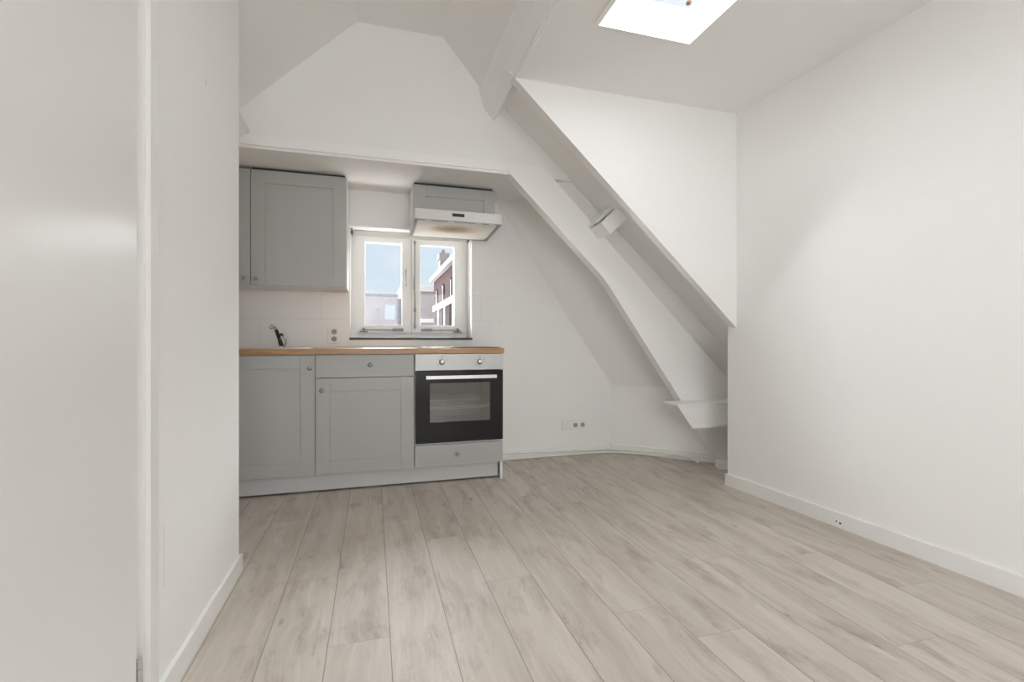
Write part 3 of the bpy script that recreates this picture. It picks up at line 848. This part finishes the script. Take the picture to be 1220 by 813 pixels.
bm = bmesh.new(); cyl(bm, (HX + .3, 24.55, HT + 1.28), (HX + .3, 24.55, HT + 1.52), .10, .08, 14); obj('chimney_pot', bm, M['brickdark'], ch)
obj('stone_band', B(HX - .08, HX + .02, HY0, HY1 - .1, 2.55 - .02, 2.82), M['outwhite'], h1)
obj('stone_band', B(HX - .08, HX + .02, HY0, HY1 - .1, 1.08, 1.30), M['outwhite'], h1)
for yc in (24.6, 22.3, 19.9, 17.5, 15.1):
    w = obj('window', B(HX - .03, HX + .03, yc - .55, yc + .55, 1.30, 2.53), M['outglass'], h1)
    for dy in (-.55, .0, .55):
        pass
    obj('window_casing', B(HX - .06, HX + .0, yc - .62, yc - .42, 1.28, 2.55), M['outwhite'], w)
    w2_ = obj('window', PYZ([(yc - .4, 2.85), (yc + .4, 2.85), (yc + .4, 3.35), (yc + .25, 3.58), (yc, 3.66), (yc - .25, 3.58), (yc - .4, 3.35)], HX - .03, HX + .03), M['outglass'], h1)
    obj('window_bar', B(HX - .06, HX - .02, yc - .05, yc + .05, 2.85, 3.55), M['outwhite'], w2_)
h2 = thing('brick_building', 'dark mottled brick building with white ledges, left of the tall brick house', 'building', (2.5, 31, GZ))
obj('wall', B(1.75, 9, 30, 38, GZ, 4.05), M['brickdark'], h2)
obj('parapet', B(1.65, 9.1, 29.9, 38, 4.05, 4.35), M['outwhite'], h2)
obj('ledge', B(1.65, 9, 29.85, 30.02, 2.1, 2.35), M['outwhite'], h2)
obj('ledge', P([(1.7, 29.85, 1.2), (1.7, 29.85, 1.32), (5.5, 29.85, 1.75), (5.5, 29.85, 1.63)], (0, .15, 0)), M['outwhite'], h2)
h3 = thing('rear_extension', 'pale weathered brick building with a light window, through the left casement', 'building', (-1, 16, GZ))
obj('wall', B(-5, .68, 14, 20, GZ, 2.22), M['brickpale'], h3)
obj('roof_edge', B(-5.05, .70, 13.95, 20, 2.22, 2.30), M['outgrey'], h3)
wd = obj('window', B(.35, .60, 13.93, 14.02, 1.58, 1.98), M['outsky'], h3)
obj('window_casing', ring(.32, .63, 1.54, 2.02, 13.90, 14.0, .03, .03, .035, .03, 0), M['outwhite'], wd)
bm = bmesh.new(); cyl(bm, (.13, 13.92, -2), (.13, 13.92, 1.86), .028, n=12); obj('downpipe', bm, M['outwhite'], h3, True)
obj('flat_roof', B(-5, .62, 10.5, 13.9, .85, 1.02), plain('pale_blue_grey_roof', (.55, .56, .62, 1), .7, var=.1), h3)
h4 = thing('side_wall', 'narrow blue grey wall at the right edge of the left casement view', 'wall', (.9, 16, GZ))
obj('wall', B(.70, 1.2, 15, 17, GZ, 2.25), plain('blue_grey_render', (.36, .38, .46, 1), .8, var=.15), h4)

# ------------------------------------------------------------------ world
wd_ = bpy.data.worlds.new('World'); SC.world = wd_; wd_.use_nodes = True
t = NT(wd_.node_tree)
bg = wd_.node_tree.nodes['Background']
tc = t.n('ShaderNodeTexCoord').outputs['Generated']
sp = t.n('ShaderNodeSeparateXYZ'); t.link(tc, sp.inputs[0])
n1 = t.noise(t.scale(tc, (1, 1, 2.2)), 5.5, 6.0, 0.55)
lowc = t.m('MULTIPLY', t.m('SUBTRACT', 0.145, sp.outputs[2]), 2.6)
cf = t.n('ShaderNodeMapRange'); cf.inputs[1].default_value = .44; cf.inputs[2].default_value = .60
t.link(t.m('ADD', n1, lowc), cf.inputs[0])
sky = t.mix(t.m('MULTIPLY', sp.outputs[2], 1.0), srgb(210, 228, 242), srgb(244, 247, 252))
t.link(t.mix(cf.outputs[0], sky, srgb(238, 242, 246)), bg.inputs['Color'])
bg.inputs['Strength'].default_value = .77

# ------------------------------------------------------------------ lights = daylight at the openings, plus one added upward fill
def area(name, loc, rot, sx, sy, power, col=(1, 1, 1)):
    l = bpy.data.lights.new(name, 'AREA'); l.shape = 'RECTANGLE'; l.size = sx; l.size_y = sy
    l.energy = power; l.color = col
    o = bpy.data.objects.new(name, l); COL.objects.link(o); o.location = loc; o.rotation_euler = rot
    return o
area('daylight_back', ((BX0 + BX1) / 2, YBK - .16, (BZ0 + BZ1) / 2), (PI / 2, 0, 0), BX1 - BX0, BZ1 - BZ0, 42, (.985, .99, 1))
area('daylight_skylight', ((SKX0 + SKX1) / 2, (SKY0 + SKY1) / 2, ZC + .128), (0, 0, 0), SKX1 - SKX0 - .004, SKY1 - SKY0 - .004, 4.8, (.97, .98, 1))

area('added_upward_fill', (.30, 4.30, .55), (PI - math.radians(28), 0, 0), 1.3, .6, 38, (1, .99, .985))  # added fill lamp, unseen below the sill; no ledge is built
sl = bpy.data.lights.new('daylight_kitchen_side', 'SUN'); sl.energy = 54.0; sl.angle = math.radians(100); sl.color = (.98, .99, 1)
so = bpy.data.objects.new('daylight_kitchen_side', sl); COL.objects.link(so); so.location = (0, 8, 4); so.rotation_euler = (-PI / 2, 0, 0)

# ------------------------------------------------------------------ camera
cam = bpy.data.cameras.new('Camera'); co = bpy.data.objects.new('Camera', cam); COL.objects.link(co)
co.location = (0, 0, .952); co.rotation_euler = (PI / 2, 0, -math.radians(16.37))
cam.sensor_width = 36; cam.lens = 565 / 1220 * 36; cam.clip_start = .02; cam.clip_end = 300
SC.camera = co
vs_ = SC.view_settings
vs_.view_transform = 'Standard'; vs_.look = 'None'; vs_.exposure = 0.44; vs_.gamma = 1.0; vs_.use_curve_mapping = False
cy = SC.cycles
cy.max_bounces = 14; cy.diffuse_bounces = 10; cy.glossy_bounces = 4; cy.transparent_max_bounces = 12
cy.use_denoising = True
try: cy.denoiser = 'OPENIMAGEDENOISE'
except Exception: pass
cy.caustics_reflective = False; cy.caustics_refractive = False
cy.sample_clamp_indirect = 8.0
